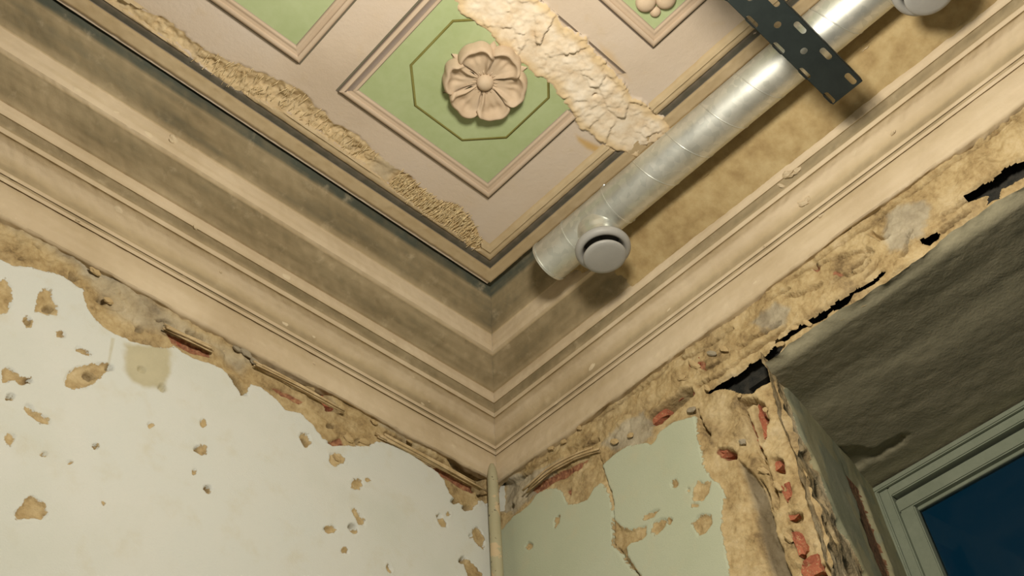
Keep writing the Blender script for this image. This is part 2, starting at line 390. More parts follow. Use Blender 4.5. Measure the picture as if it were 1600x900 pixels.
# ------------------------------------------------------------------ the setting: right wall with the window niche
ARR = -0.872; SOF = 3.206; REV_X = .545; REV_Y = -.772; NICHE_R = -2.25
def build_wall_right():
    vy = lines((-4.6, -2.4, .3), (-2.4, -1.75, .015), (-1.75, 0, .003), (0, .12, .04)); vz = lines((0, .9, .3), (.9, 2.4, .25), (2.4, 2.62, .02), (2.62, SOF, .003), (SOF, 3.47, .003))
    vy = np.unique(np.append(vy, [ARR, NICHE_R]))
    Y, Z = np.meshgrid(vy, vz, indexing='ij')
    loss = np.full(Y.shape, .05)
    pA = [(770, 835), (786, 825), (800, 808), (812, 800), (825, 790), (838, 772), (850, 765), (868, 762), (877, 768), (884, 783), (888, 788), (905, 785), (918, 780), (928, 762), (938, 754), (947, 762), (952, 775),
          (956.5, 800), (956.5, 852), (970, 863), (977, 877), (988, 890), (998, 900), (1010, 1000), (1020, 1300), (770, 1300)]
    pB = [(940, 727), (950, 718), (962, 708), (980, 697), (1000, 693), (1015, 690), (1022, 684), (1033, 672), (1050, 660), (1066, 655), (1084, 650), (1088, 670), (1093, 700), (1098, 725), (1108, 742), (1122, 755),
          (1130, 766), (1132, 775), (1128, 790), (1127, 830), (1132, 855), (1137, 880), (1140, 899), (1160, 1000), (1230, 1300), (1030, 1300), (1013, 1000), (1001, 899), (991, 885), (981, 868), (978, 855), (985, 848), (1003, 843), (1010, 836), (1009, 822),
          (998, 824), (985, 829), (972, 824), (963, 816), (959, 808), (958.5, 790), (956, 770), (950, 757), (946, 745)]
    s = np.maximum(sdp(Y, Z, onR(pA)), sdp(Y, Z, onR(pB)))
    loss = np.where(s > -.2, -s, .06)
    for b in ([(1080, 777), (1086, 757), (1092, 751), (1100, 755), (1111, 752), (1107, 770), (1099, 781), (1084, 782)], [(1080, 818), (1088, 808), (1098, 803), (1111, 805), (1112, 818), (1102, 832), (1090, 836)],
              [(1016, 831), (1021, 817), (1032, 810), (1041, 811), (1039, 822), (1026, 835)], [(1004, 811), (1010, 803), (1024, 797), (1031, 796), (1020, 808), (1010, 812)], ell(870, 815, 4, 9, .3), ell(1054, 755, 6, 6), ell(827, 853, 6, 5),
              ell(1018, 685, 6, 10, .5), ell(1046, 814, 4, 5), ell(1085, 789, 6, 4), ell(1075, 765, 2, 3)):
        loss = np.maximum(loss, sdp(Y, Z, onR(b)))
    n = fbm(Y, Z, 13, 5, 31); nf = fbm(Y, Z, 75, 3, 33); w1, w2, wc = worley(Y+.02*n, Z*1.3+.02*nf, 24, 5)
    sl = loss+.003*nf
    lossm = sst(-.002, .004, sl)
    grey = np.zeros_like(Y)
    for q in ([(935, 690), (960, 668), (1000, 640), (1015, 655), (1020, 680), (1000, 695), (962, 706)], [(780, 740), (830, 735), (880, 715), (850, 760), (800, 800), (775, 800)],
              [(1380, 330), (1410, 318), (1435, 310), (1450, 318), (1445, 345), (1440, 365), (1410, 385), (1385, 395), (1375, 370)], [(1170, 500), (1210, 470), (1235, 480), (1225, 505), (1190, 515)], [(1030, 640), (1060, 615), (1050, 640), (1035, 650)]):
        grey = np.maximum(grey, sst(-.006, .01, sdp(Y, Z, onR(q))+.008*nf))
    deepA = np.zeros_like(Y); void = np.full(Y.shape, -1.)
    for q, dep in (([(1098, 610), (1112, 601), (1130, 589), (1150, 578), (1163, 566), (1180, 556), (1195, 549), (1203, 537), (1224, 527), (1213, 547), (1206, 560), (1212, 574), (1205, 586), (1190, 597), (1172, 613), (1155, 614), (1140, 606), (1125, 604), (1105, 612)], .10),
                   ([(1205, 530), (1235, 508), (1262, 494), (1285, 482), (1303, 468), (1322, 455), (1332, 447), (1324, 463), (1300, 481), (1275, 497), (1240, 518), (1222, 530)], .06), ([(1326, 453), (1350, 438), (1370, 421), (1379, 420), (1366, 434), (1342, 450)], .055),
                   ([(1432, 372), (1446, 364), (1455, 357), (1462, 360), (1458, 370), (1449, 378), (1440, 378)], .05), ([(1500, 303), (1528, 283), (1545, 276), (1562, 262), (1580, 252), (1640, 222), (1640, 250), (1580, 283), (1562, 290), (1555, 303), (1533, 316), (1538, 300), (1510, 312)], .07),
                   ([(1462, 356), (1480, 340), (1510, 322), (1516, 326), (1490, 345), (1470, 358)], .035), ([(1408, 398), (1420, 380), (1425, 365), (1428, 366), (1420, 388), (1410, 404)], .02),
                   ([(1340, 433), (1352, 418), (1368, 400), (1360, 418), (1346, 436)], .022), ([(1140, 560), (1165, 545), (1200, 520), (1225, 505), (1210, 522), (1180, 542), (1150, 560)], .025),
                   ([(1145, 590), (1175, 572), (1160, 590)], .03), ([(1008, 650), (1020, 637), (1045, 620), (1060, 606), (1075, 603), (1073, 617), (1060, 632), (1045, 646), (1024, 664), (1010, 662)], .045),
                   ([(1150, 625), (1172, 618), (1180, 622), (1165, 635), (1155, 640)], .04), ([(1172, 625), (1190, 628), (1198, 650), (1197, 680), (1188, 695), (1182, 670), (1176, 645)], .035),
                   ([(1118, 700), (1140, 698), (1148, 715), (1128, 716)], .03), ([(1205, 715), (1222, 716), (1224, 738), (1208, 736)], .03), ([(1225, 800), (1250, 800), (1252, 815), (1230, 818)], .025),
                   ([(1145, 712), (1160, 722), (1175, 740), (1190, 765), (1202, 800), (1216, 850), (1230, 899), (1260, 1000), (1225, 1000), (1197, 899), (1186, 860), (1171, 800), (1158, 752)], .018),
                   ([(1180, 742), (1190, 755), (1200, 775), (1206, 800), (1196, 790), (1186, 765)], .03), ([(760, 742), (790, 748), (830, 735), (812, 750), (800, 775), (790, 800), (775, 795)], .022), ([(880, 700), (900, 690), (925, 672), (915, 690), (880, 715)], .012),
                   ([(790, 785), (800, 787), (798, 795), (788, 795)], .03), ([(1280, 880), (1295, 885), (1300, 910), (1285, 905)], .03)):
        qs = sdp(Y, Z, onR(q))+.004*fbm(Y, Z, 45, 3, 37)
        if dep >= .05: void = np.maximum(void, qs)
        deepA = np.maximum(deepA, min(dep, .007)*sst(-.006, .001, qs) if dep >= .05 else dep*sst(-.003, .007, qs))
    red = np.zeros_like(Y)
    for q in ([(825, 765), (850, 745), (900, 722), (920, 712), (900, 735), (870, 748), (840, 770)], ell(1095, 568, 8, 6), ell(1075, 610, 7, 7), ell(1305, 425, 8, 6), [(880, 765), (890, 760), (888, 775)], ell(1130, 706, 14, 10), ell(1270, 415, 10, 6)):
        red = np.maximum(red, sst(-.002, .006, sdp(Y, Z, onR(q))+.004*nf))
    crack = sdl(Y, Z, onR([(934, 712), (940, 728), (946, 745), (952, 765), (956, 775), (957.5, 800), (957, 830), (957, 850), (968, 861), (975, 873), (986, 887), (996, 897), (1003, 930), (1010, 980)]), .0022+.0*0)+.0012*vn(Y*140, Z*140, 8)
    crack2 = np.full(Y.shape, -1.)
    for q in ([(1235, 430), (1260, 418), (1300, 402), (1330, 392), (1355, 388)], [(1300, 440), (1330, 415), (1345, 400), (1360, 392)], [(840, 700), (858, 690), (872, 680)], [(1085, 640), (1095, 665), (1105, 680)], [(1355, 360), (1375, 372), (1385, 368)],
              [(1160, 640), (1180, 690), (1185, 720)], [(1060, 560), (1080, 553), (1105, 535)], [(1085, 600), (1120, 585), (1150, 560)], [(1250, 422), (1300, 386), (1380, 329), (1450, 278), (1520, 227), (1560, 198), (1640, 140)], [(930, 651), (960, 631), (1000, 602), (1040, 574)], [(1100, 540), (1125, 522), (1140, 512)], [(1225, 462), (1250, 455), (1280, 440)], [(1320, 428), (1340, 420), (1352, 405)], [(1405, 400), (1415, 380), (1420, 360)], [(1195, 470), (1230, 450)], [(1090, 580), (1110, 570), (1135, 552)], [(1150, 540), (1185, 520), (1215, 500)], [(1470, 330), (1500, 312), (1520, 296)], [(810, 745), (835, 728), (850, 715)], [(905, 700), (930, 685)], [(1185, 700), (1200, 740), (1212, 790)], [(1235, 830), (1255, 880)]):
        crack2 = np.maximum(crack2, sdl(Y, Z, onR(q), .0038)+.003*nf)
    d = lossm*(.006+.003*n+.002*nf)+deepA+red*.008
    d += .012*sst(-.001, .0025, crack)+.028*sst(-.002, .0025, crack2)
    rough = sst(.012, .05, loss)
    d += rough*(.009*fbm(Y, Z, 22, 5, 41)+.005*(wc-.5)*sst(.02, .2, w2-w1)+.003*np.abs(fbm(Y, Z, 60, 3, 44)))
    jamb = sst(-.02, .02, sdp(Y, Z, onR([(1175, 640), (1215, 620), (1230, 700), (1262, 800), (1320, 1000), (1270, 1000), (1215, 830), (1190, 740)])))
    d += jamb*(-.004+.012*np.abs(fbm(Y, Z, 18, 4, 55)))
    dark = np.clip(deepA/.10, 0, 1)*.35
    jamb_shade = sst(0, .01, sdp(Y, Z, onR([(1145, 712), (1160, 722), (1175, 740), (1190, 765), (1202, 800), (1216, 850), (1230, 899), (1260, 1000), (1225, 1000), (1197, 899), (1186, 860), (1171, 800), (1158, 752)])))
    dark = np.maximum(dark, .72*jamb_shade); grey = np.maximum(grey, .8*jamb_shade)  # strip of shade on the jamb, put into the colour as brown-grey
    grey = np.clip(grey+.3*np.maximum(n, 0), 0, 1)
    # ragged arrises of the niche
    wz = (.010*fbm(Y, 0*Y, 9, 4, 61)+.004*vn(Y*60, 0*Y, 5))*np.exp(-((Z-SOF)/.022)**2)*(Y < ARR+.02)
    wy = (.014*fbm(Z, 0*Z, 12, 4, 63)+.005*vn(Z*60, 0*Z, 6))*np.exp(-((Y-ARR)/.022)**2)*(Z < SOF+.02)
    rnd = np.maximum(sst(-.03, 0, -(Z-SOF))*0, 0)
    edge = np.exp(-np.maximum(Z-SOF, 0)/.012)*(Y < ARR+.01)*.003 + np.exp(-np.maximum(Y-ARR, 0)/.012)*(Z < SOF+.01)*.005
    P = np.stack([d+edge, Y+wy, Z+wz], -1)
    yc = (vy[:-1]+vy[1:])/2; zc = (vz[:-1]+vz[1:])/2
    YC, ZC = np.meshgrid(yc, zc, indexing='ij')
    hole = (YC < ARR) & (YC > NICHE_R) & (ZC < SOF) & (ZC > .9)
    hole |= (void[:-1, :-1] > -.001) & (void[1:, 1:] > -.001)
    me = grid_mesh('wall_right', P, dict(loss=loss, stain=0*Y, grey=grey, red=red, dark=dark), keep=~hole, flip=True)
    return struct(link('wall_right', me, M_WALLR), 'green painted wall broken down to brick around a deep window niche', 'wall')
wall_right = build_wall_right()

def build_niche():
    # soffit
    xs = lines((-.006, .06, .004), (.06, REV_X+.06, .008)); ys = lines((NICHE_R, -1.7, .03), (-1.7, -.70, .005))
    X, Y = np.meshgrid(xs, ys, indexing='ij')
    a = fbm(X*3.2+.3*Y, Y*.55, 7, 4, 71); b = fbm(X, Y, 60, 3, 73)
    crease = np.exp(-((X-.23-.10*(Y+1.2)-.02*fbm(Y, 0*Y, 4, 3, 77))/.018)**2)
    d = -.0012*a-.0008*b
    d += .012*sst(.0, .16, X)-.012*sst(-.01, .03, X)
    d += .003*np.exp(-((X-.20+.08*(Y+1.2))/.04)**2)*sst(-1.9, -1.2, Y) - .003*np.exp(-((X-.30+.08*(Y+1.2))/.07)**2)
    hole = sst(-.01, .02, sdp(X, Y, [(hit(x, y, 2, SOF)[0], hit(x, y, 2, SOF)[1]) for x, y in [(1300, 703), (1330, 700), (1365, 705), (1395, 690), (1420, 680), (1400, 700), (1370, 715), (1330, 735)]])+.012*b)
    d += .03*hole
    d += np.where(X < .012, .010*fbm(Y, X, 18, 4, 79)*(1-X/.012), 0)
    d = np.where(X > .02, np.minimum(d, .010), d)
    P = np.stack([X, np.minimum(Y, ARR+(REV_Y-ARR)*np.maximum(X, 0)/REV_X+.006), SOF+d], -1)
    o = struct(link('wall_soffit', grid_mesh('wall_soffit', P, flip=True), M_SOFFIT), 'grey brushed plaster underside of the window niche', 'soffit')
    # jamb reveal
    ts = lines((-.02, .34, .004), (.34, 1.12, .008)); vz = lines((.9, 2.3, .2), (2.3, 2.5, .02), (2.5, SOF+.03, .0042))
    T, Z = np.meshgrid(ts, vz, indexing='ij')
    ex, ey = REV_X, REV_Y-ARR
    n = fbm(T*.55, Z, 14, 4, 81); nf = fbm(T*.55, Z, 60, 3, 83)
    lim = .16+.30*sst(3.15, 2.55, Z)+.05*fbm(Z, 0*Z, 8, 3, 85)
    rough = sst(.03, -.03, T-lim)
    strip = sst(0, .02, T-.60-.06*n)*sst(.05, .03, T-.78-.04*n)*sst(3.16, 3.10, Z)*sst(2.55, 2.7, Z)
    w1, w2, wc = worley(T*.55, Z, 26, 15)
    d = rough*(.010*n+.0025*nf+.004*(wc-.5)*sst(.02, .3, w2-w1)+.006)+.002*fbm(T, Z, 8, 4, 87)+.012*strip
    pit = np.zeros_like(T)
    for t0, z0, a, b in ((.10, 3.02, .05, .015), (.12, 2.80, .04, .03), (.20, 3.0, .06, .02), (.34, 2.97, .05, .012), (.30, 2.86, .05, .018), (.24, 2.74, .06, .02), (.16, 2.9, .05, .03), (.4, 2.76, .05, .02)):
        pit = np.maximum(pit, sst(1.2, .5, np.sqrt(((T-t0)/a)**2+((Z-z0)/b)**2)+.4*nf))
    d += .018*pit*rough
    nx, ny = ey, -ex; L = math.hypot(nx, ny); nx /= L; ny /= L          # normal towards the opening (-y)
    P = np.stack([T*ex-nx*d, ARR+T*ey-ny*d, Z], -1)
    loss = np.where(rough > .5, .03, -.03)*1.0
    loss = (lim-T)*.5
    loss = np.maximum(loss, np.where(strip > .5, .02, -.2))
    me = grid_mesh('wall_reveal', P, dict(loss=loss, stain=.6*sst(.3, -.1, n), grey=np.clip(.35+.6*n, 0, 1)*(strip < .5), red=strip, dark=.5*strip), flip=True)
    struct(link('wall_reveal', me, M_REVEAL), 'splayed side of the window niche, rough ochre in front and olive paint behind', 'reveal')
    # back wall pieces above and beside the window
    bm = box_bm((REV_X+.05, -2.4, .6), (REV_X+.12, -.60, 3.4))
    bm.free()
build_niche()
# ------------------------------------------------------------------ cornice
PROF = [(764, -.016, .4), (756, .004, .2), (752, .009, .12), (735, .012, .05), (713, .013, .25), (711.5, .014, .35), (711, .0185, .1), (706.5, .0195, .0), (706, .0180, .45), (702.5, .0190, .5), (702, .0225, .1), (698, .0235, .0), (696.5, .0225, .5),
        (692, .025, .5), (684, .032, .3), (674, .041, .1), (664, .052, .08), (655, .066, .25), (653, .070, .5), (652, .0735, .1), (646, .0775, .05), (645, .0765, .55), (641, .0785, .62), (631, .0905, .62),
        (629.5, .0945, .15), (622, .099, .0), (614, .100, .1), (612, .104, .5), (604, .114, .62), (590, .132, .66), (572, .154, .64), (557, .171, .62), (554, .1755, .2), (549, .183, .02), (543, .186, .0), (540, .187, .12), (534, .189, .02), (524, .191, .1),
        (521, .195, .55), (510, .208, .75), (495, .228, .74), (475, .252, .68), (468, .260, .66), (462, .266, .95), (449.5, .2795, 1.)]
def profile():
    pts = [(r, mitz(py, r), tn) for py, r, tn in PROF]
    pts += [(.281, pts[-1][1]+.004, 1.0), (.316, pts[-1][1]+.006, 1.0)]
    out = []
    for (r0, z0, t0), (r1, z1, t1) in zip(pts, pts[1:]):
        k = max(2, int(math.hypot(r1-r0, z1-z0)/.004)+1)
        for i in range(k):
            f = i/k; out.append((r0+f*(r1-r0), z0+f*(z1-z0), t0+f*(t1-t0)))
    out.append(pts[-1]); return np.array(out)
def build_cornice(side):
    pr = profile(); ts = lines((0, 1.75, .0055), (1.75, 2.2, .03), (2.2, 4.5, .3))
    R, T = np.meshgrid(pr[:, 0], ts, indexing='ij'); Z = np.broadcast_to(pr[:, 1][:, None], R.shape).copy(); tone = np.broadcast_to(pr[:, 2][:, None], R.shape).copy()
    arc = np.concatenate([[0], np.cumsum(np.hypot(np.diff(pr[:, 0]), np.diff(pr[:, 1])))]); A = np.broadcast_to(arc[:, None], R.shape)
    sd = 100 if side == 'L' else 200
    n = fbm(A*1.5, T, 9, 4, sd); nf = fbm(A, T, 60, 3, sd+5); nl = fbm(A*9, T*.8, 9, 3, sd+8)
    patch = np.zeros_like(R)
    Y = -R*LY-T
    if side == 'R':
        y0 = -.60-.05*n+.10*sst(3.66, 3.75, Z); y1 = -1.66+.05*n
        inz = sst(3.598, 3.612, Z+.006*n)
        patch = sst(.015, -.015, Y-y0)*sst(-.015, .015, Y-y1)*inz
        ra, za, rb, zb = .098, 3.603, .300, 3.757
        zc = za+(R-ra)*(zb-za)/(rb-ra)+.006*fbm(R, T, 9, 4, 211)+.0035*nf-.014*np.sin(np.clip((R-ra)/(rb-ra), 0, 1)*3.14)
        Z = np.where(R > ra-.002, Z+(np.minimum(Z, zc)-Z)*np.clip(patch*1.3, 0, 1), Z)
    # chips, dents and old distemper blobs on the ridges
    chip = np.zeros_like(R); rnd = random.Random(sd)
    for k in range(16):
        t0 = rnd.uniform(.05, 1.7); a0 = rnd.choice([arc[np.argmin(abs(pr[:, 0]-q))] for q in (.012, .022, .027, .05, .098, .186)])+rnd.uniform(-.006, .006)
        w = rnd.uniform(.003, .009); chip = np.maximum(chip, sst(1.2, .4, np.sqrt(((T-t0)/(w*1.3))**2+((A-a0)/(w*.7))**2)+1.3*nf))
    wear = .0022*nf+.003*n
    dn = -wear-.003*chip
    R2 = R+(-dn)*.6; Z2 = Z+dn*.7
    # the ragged lower end of the frieze
    low = np.exp(-(A/.02)**2)
    Z2 = Z2+low*(.016*fbm(T, 0*T, 7, 4, sd+9)+.004*nf)
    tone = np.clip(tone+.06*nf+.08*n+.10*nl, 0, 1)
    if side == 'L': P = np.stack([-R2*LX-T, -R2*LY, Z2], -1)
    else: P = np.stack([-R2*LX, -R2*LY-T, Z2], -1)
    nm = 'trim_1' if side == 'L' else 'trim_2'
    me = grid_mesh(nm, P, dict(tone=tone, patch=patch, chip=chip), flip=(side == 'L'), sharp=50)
    return struct(link(nm, me, M_CORN), 'moulded plaster cornice along the pale wall' if side == 'L' else 'moulded plaster cornice above the window niche with a rough ochre repair', 'cornice')
trim_1 = build_cornice('L'); trim_2 = build_cornice('R')

# ------------------------------------------------------------------ ceiling
LOSS_STRIP = [(120, -40), (165, 0), (215, 30), (250, 55), (280, 72), (310, 100), (345, 125), (370, 142), (400, 152), (430, 168), (460, 182), (500, 207), (540, 236), (570, 258), (592, 276), (625, 302), (660, 330), (690, 350), (715, 366), (735, 386), (751, 389),
              (752, 376), (736, 342), (716, 322), (682, 312), (650, 286), (614, 256), (600, 247), (580, 232), (556, 212), (520, 190), (490, 160), (470, 140), (440, 125), (400, 112), (370, 98), (340, 84), (305, 68), (272, 35), (240, 22), (195, 0), (150, -40)]
BAND = [(640, -70), (680, -30), (708, 0), (726, 26), (755, 45), (775, 62), (800, 86), (830, 106), (838, 116), (862, 132), (876, 150), (884, 166), (890, 182), (904, 200), (925, 214), (950, 228), (988, 244), (1012, 236), (1048, 205), (1036, 186), (1006, 165), (986, 150),
        (966, 118), (942, 92), (926, 66), (905, 50), (880, 40), (862, 16), (845, 0), (810, -40), (760, -100)]
LS_C = onC(LOSS_STRIP); BAND_C = onC(BAND)
def build_ceiling():
    xs = lines((-4.6, -1.9, .3), (-1.9, -1.62, .02), (-1.62, -.29, .0035)); ys = lines((-4.6, -1.9, .3), (-1.9, -1.42, .012), (-1.42, -.30, .0035))
    X, Y = np.meshgrid(xs, ys, indexing='ij')
    s = sdp(X, Y, LS_C); b = sdp(X, Y, BAND_C)
    n = fbm(X, Y, 12, 5, 301); nf = fbm(X, Y, 80, 3, 303)
    fib = fbm(X, Y*.18, 130, 3, 305)
    mid = np.exp(-((X+.735)/.035)**2)
    s = s+.010*fbm(X, Y, 34, 4, 311)
    lm = sst(-.002, .005, s+.006*nf)*(1-.75*mid)
    d = lm*(.006*sst(0, .03, s)+.003+.004*fib+.003*n)                      # up into the loss
    w1, w2, wc = worley(X+.01*n, Y+.01*nf, 38, 91)
    d -= lm*sst(-.5, -.8, X)*(.007*(wc-.3)+.004*nf)*sst(0, .012, s)
    # flaky lime plaster where a partition stood: overlapping trowelled scales
    a = .55; u = X*math.cos(a)+Y*math.sin(a); v = -X*math.sin(a)+Y*math.cos(a)
    t1, e1, c1 = worley(u+.012*n, v*1.7+.012*fbm(X, Y, 25, 3, 313), 11, 21, True); t2, e2, c2 = worley(u+.3+.006*nf, v*1.5+.010*n, 23, 27, True)
    b = b+.010*fbm(X, Y, 17, 3, 317)+.010*fbm(X, Y, 55, 4, 319)
    bm_ = sst(-.0015, .002, b)
    t3, e3, c3 = worley(u+.7+.004*nf, v*1.4, 52, 29, True)
    hgt = .0062+.0085*t1+.0035*t2*(c1 > .35)+.0022*t3+.004*(c1-.5)+.003*n+.0014*nf
    d -= bm_*np.maximum(hgt, .0042)
    d += .02*sst(.003, .010, sdp(X, Y, onC([(923, 145), (930, 140), (938, 146), (930, 152), (922, 151)])))+.015*sst(.003, .01, sdp(X, Y, onC([(898, 112), (905, 104), (911, 108), (903, 112)])))
    d += .0006*n
    stain = sst(-.01, .02, sdp(X, Y, onC([(895, 205), (915, 215), (950, 232), (975, 245), (940, 245), (915, 235), (900, 222)])))+.6*sst(-.02, .02, sdp(X, Y, onC([(930, 60), (960, 80), (990, 130), (970, 120), (940, 90)])))
    grey = np.clip(mid*1.0+.4*np.maximum(n, 0)+.5*sst(.6, .9, -X), 0, 1)
    P = np.stack([X, Y, H+d], -1)
    me = grid_mesh('ceiling', P, dict(loss=s*(1-.6*mid), band=b, grey=grey, stain=stain), flip=True)
    return struct(link('ceiling', me, M_CEIL), 'pinkish tan painted ceiling with green coffers and a rough plaster scar', 'ceiling')
ceiling = build_ceiling()

# border moulding of the ceiling field, one length along each wall
def build_border(side):
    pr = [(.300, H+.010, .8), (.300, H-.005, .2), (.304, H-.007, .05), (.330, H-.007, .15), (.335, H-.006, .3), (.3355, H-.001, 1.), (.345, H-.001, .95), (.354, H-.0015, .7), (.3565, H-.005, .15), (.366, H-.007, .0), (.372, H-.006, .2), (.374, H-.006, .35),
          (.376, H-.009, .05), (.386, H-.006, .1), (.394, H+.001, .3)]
    P2 = []
    for (r0, z0, t0), (r1, z1, t1) in zip(pr, pr[1:]):
        k = max(2, int(math.hypot(r1-r0, z1-z0)/.003))
        for i in range(k): f = i/k; P2.append((r0+f*(r1-r0), z0+f*(z1-z0), t0+f*(t1-t0)))
    P2.append(pr[-1]); P2 = np.array(P2)
    ts = lines((0, 1.45, .005), (1.45, 4., .25)); R, T = np.meshgrid(P2[:, 0], ts, indexing='ij'); Z = np.broadcast_to(P2[:, 1][:, None], R.shape).copy(); tone = np.broadcast_to(P2[:, 2][:, None], R.shape)
    if side == 'L': X, Y = -R*LX-T, -R*LY
    else: X, Y = -R*LX, -R*LY-T
    nf = fbm(X, Y, 60, 3, 401)
    m = np.maximum(sst(.0, .006, sdp(X, Y, LS_C)+.004*nf)*(R > .346), 0)
    m = np.maximum(m, sst(.0, .006, sdp(X, Y, BAND_C)+.005*nf)*(R > .336))
    Z = Z+.045*m+.0012*nf
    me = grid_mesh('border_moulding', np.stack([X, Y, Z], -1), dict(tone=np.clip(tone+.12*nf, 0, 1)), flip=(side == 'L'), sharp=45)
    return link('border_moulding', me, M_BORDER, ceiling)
build_border('L'); build_border('R')

# coffers: green field, four mitred mouldings
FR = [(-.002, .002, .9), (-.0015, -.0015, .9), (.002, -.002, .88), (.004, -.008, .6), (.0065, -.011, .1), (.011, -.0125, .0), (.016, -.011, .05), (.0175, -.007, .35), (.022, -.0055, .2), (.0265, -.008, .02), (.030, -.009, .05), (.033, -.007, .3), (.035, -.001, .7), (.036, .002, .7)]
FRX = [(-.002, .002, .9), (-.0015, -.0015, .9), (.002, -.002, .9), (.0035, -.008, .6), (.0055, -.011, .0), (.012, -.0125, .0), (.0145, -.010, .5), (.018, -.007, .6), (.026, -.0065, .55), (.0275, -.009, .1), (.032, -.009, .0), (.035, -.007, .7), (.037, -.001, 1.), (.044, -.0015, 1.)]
def coffer(x0, x1, y0, y1, scar=False):
    pan = from_bm('green_panel', box_bm((x0+.03, y0+.03, H-.0025), (x1-.03, y1-.03, H+.004)), M_GREEN, ceiling)
    c = [(x0, y0), (x1, y0), (x1, y1), (x0, y1)]; ins = [(1, 1), (-1, 1), (-1, -1), (1, -1)]
    for i in range(4):
        fr = FRX if i == 3 else FR; V = []; T = []
        j = (i+1) % 4; N = 2
        hs = .12 if scar and i == 0 else 1.0
        for k in range(N):
            f = k/(N-1); base = c[i] if k == 0 else c[j]; s = ins[i] if k == 0 else ins[j]
            if scar and i == 1 and k == 0: base = (x1, -.835); s = (-1, 0)      # broken off at the plaster scar
            if scar and i == 3 and k == 1: base = (x0, -.93); s = (1, 0)
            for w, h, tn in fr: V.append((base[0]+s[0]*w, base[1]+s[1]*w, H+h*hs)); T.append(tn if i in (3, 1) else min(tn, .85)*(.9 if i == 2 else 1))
        m = len(fr); Fq = [(q, q+1, m+q+1, m+q) for q in range(m-1)]
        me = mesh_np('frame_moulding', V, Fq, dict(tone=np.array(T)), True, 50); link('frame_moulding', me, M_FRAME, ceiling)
    return pan
PW = .476
CO = {'C': (-.957, -.481, -.992, -.516), 'A': (-1.061-PW, -1.061, -.992, -.516), 'B': (-.957, -.481, -1.079-PW, -1.079), 'D': (-1.061-PW, -1.061, -1.079-PW, -1.079)}
for k, (x0, x1, y0, y1) in CO.items(): coffer(x0, x1, y0, y1, k == 'C')
# frayed reed ends hanging out of the loss along the left border
def fibres():
    rnd = random.Random(9); V = []; Fq = []
    xs = rnd
    pts = []
    lo, hi = LS_C.min(0), LS_C.max(0)
    cand = np.array([(rnd.uniform(-1.25, -.36), rnd.uniform(lo[1], hi[1])) for _ in range(42000)])
    sd = sdp(cand[:, 0], cand[:, 1], LS_C)
    for (x, y), q in zip(cand, sd):
        if q < .001: continue
        dens = 1.0 if x > -.70 else (.0 if x > -.77 else .12)
        if rnd.random() > dens*.12: continue
        l = rnd.uniform(.008, .026); a = rnd.gauss(-.1, .22); r = rnd.uniform(.0008, .0018); z = H+.003-rnd.uniform(0, .010); dz = rnd.uniform(-.006, .003)
        dx, dy = math.sin(a)*l, math.cos(a)*l; b = len(V)
        for k, (f, w) in enumerate(((-.5, 1), (.5, .5))):
            for ang in (0, 2.09, 4.19): V.append((x+dx*f+math.cos(ang)*r*w, y+dy*f, z+dz*f+math.sin(ang)*r*w))
        for i in range(3): j = (i+1) % 3; Fq.append((b+i, b+j, b+3+j, b+3+i))
    o = link('reed_fibres', mesh_np('reed_fibres', V, Fq, None, False), M_FIBRE, ceiling); o['kind'] = 'stuff'
fibres()
# painted octagon line of the middle coffer
cx, cy = -.721, -.754; a_, c_ = .152, .075
oc = [(cx-a_, cy-c_), (cx-a_, cy+c_), (cx-c_, cy+a_), (cx+c_, cy+a_), (cx+a_, cy+c_), (cx+a_, cy-c_), (cx+c_, cy-a_), (cx-c_, cy-a_)]
V = []; 
for (x, y) in oc:
    for k in (1.0, .962): V.append((cx+(x-cx)*k, cy+(y-cy)*k, H-.0032))
V = V+[(x, y, z+.001) for x, y, z in V]
Fq = []
for i in range(8):
    p, q = 2*i, 2*((i+1) % 8); Fq += [(p, p+1, q+1, q), (p, q, q+16, p+16), (p+1, p+17, q+17, q+1)]
link('octagon_line', mesh_np('octagon_line', V, Fq, smooth=False), M_LINE, ceiling)

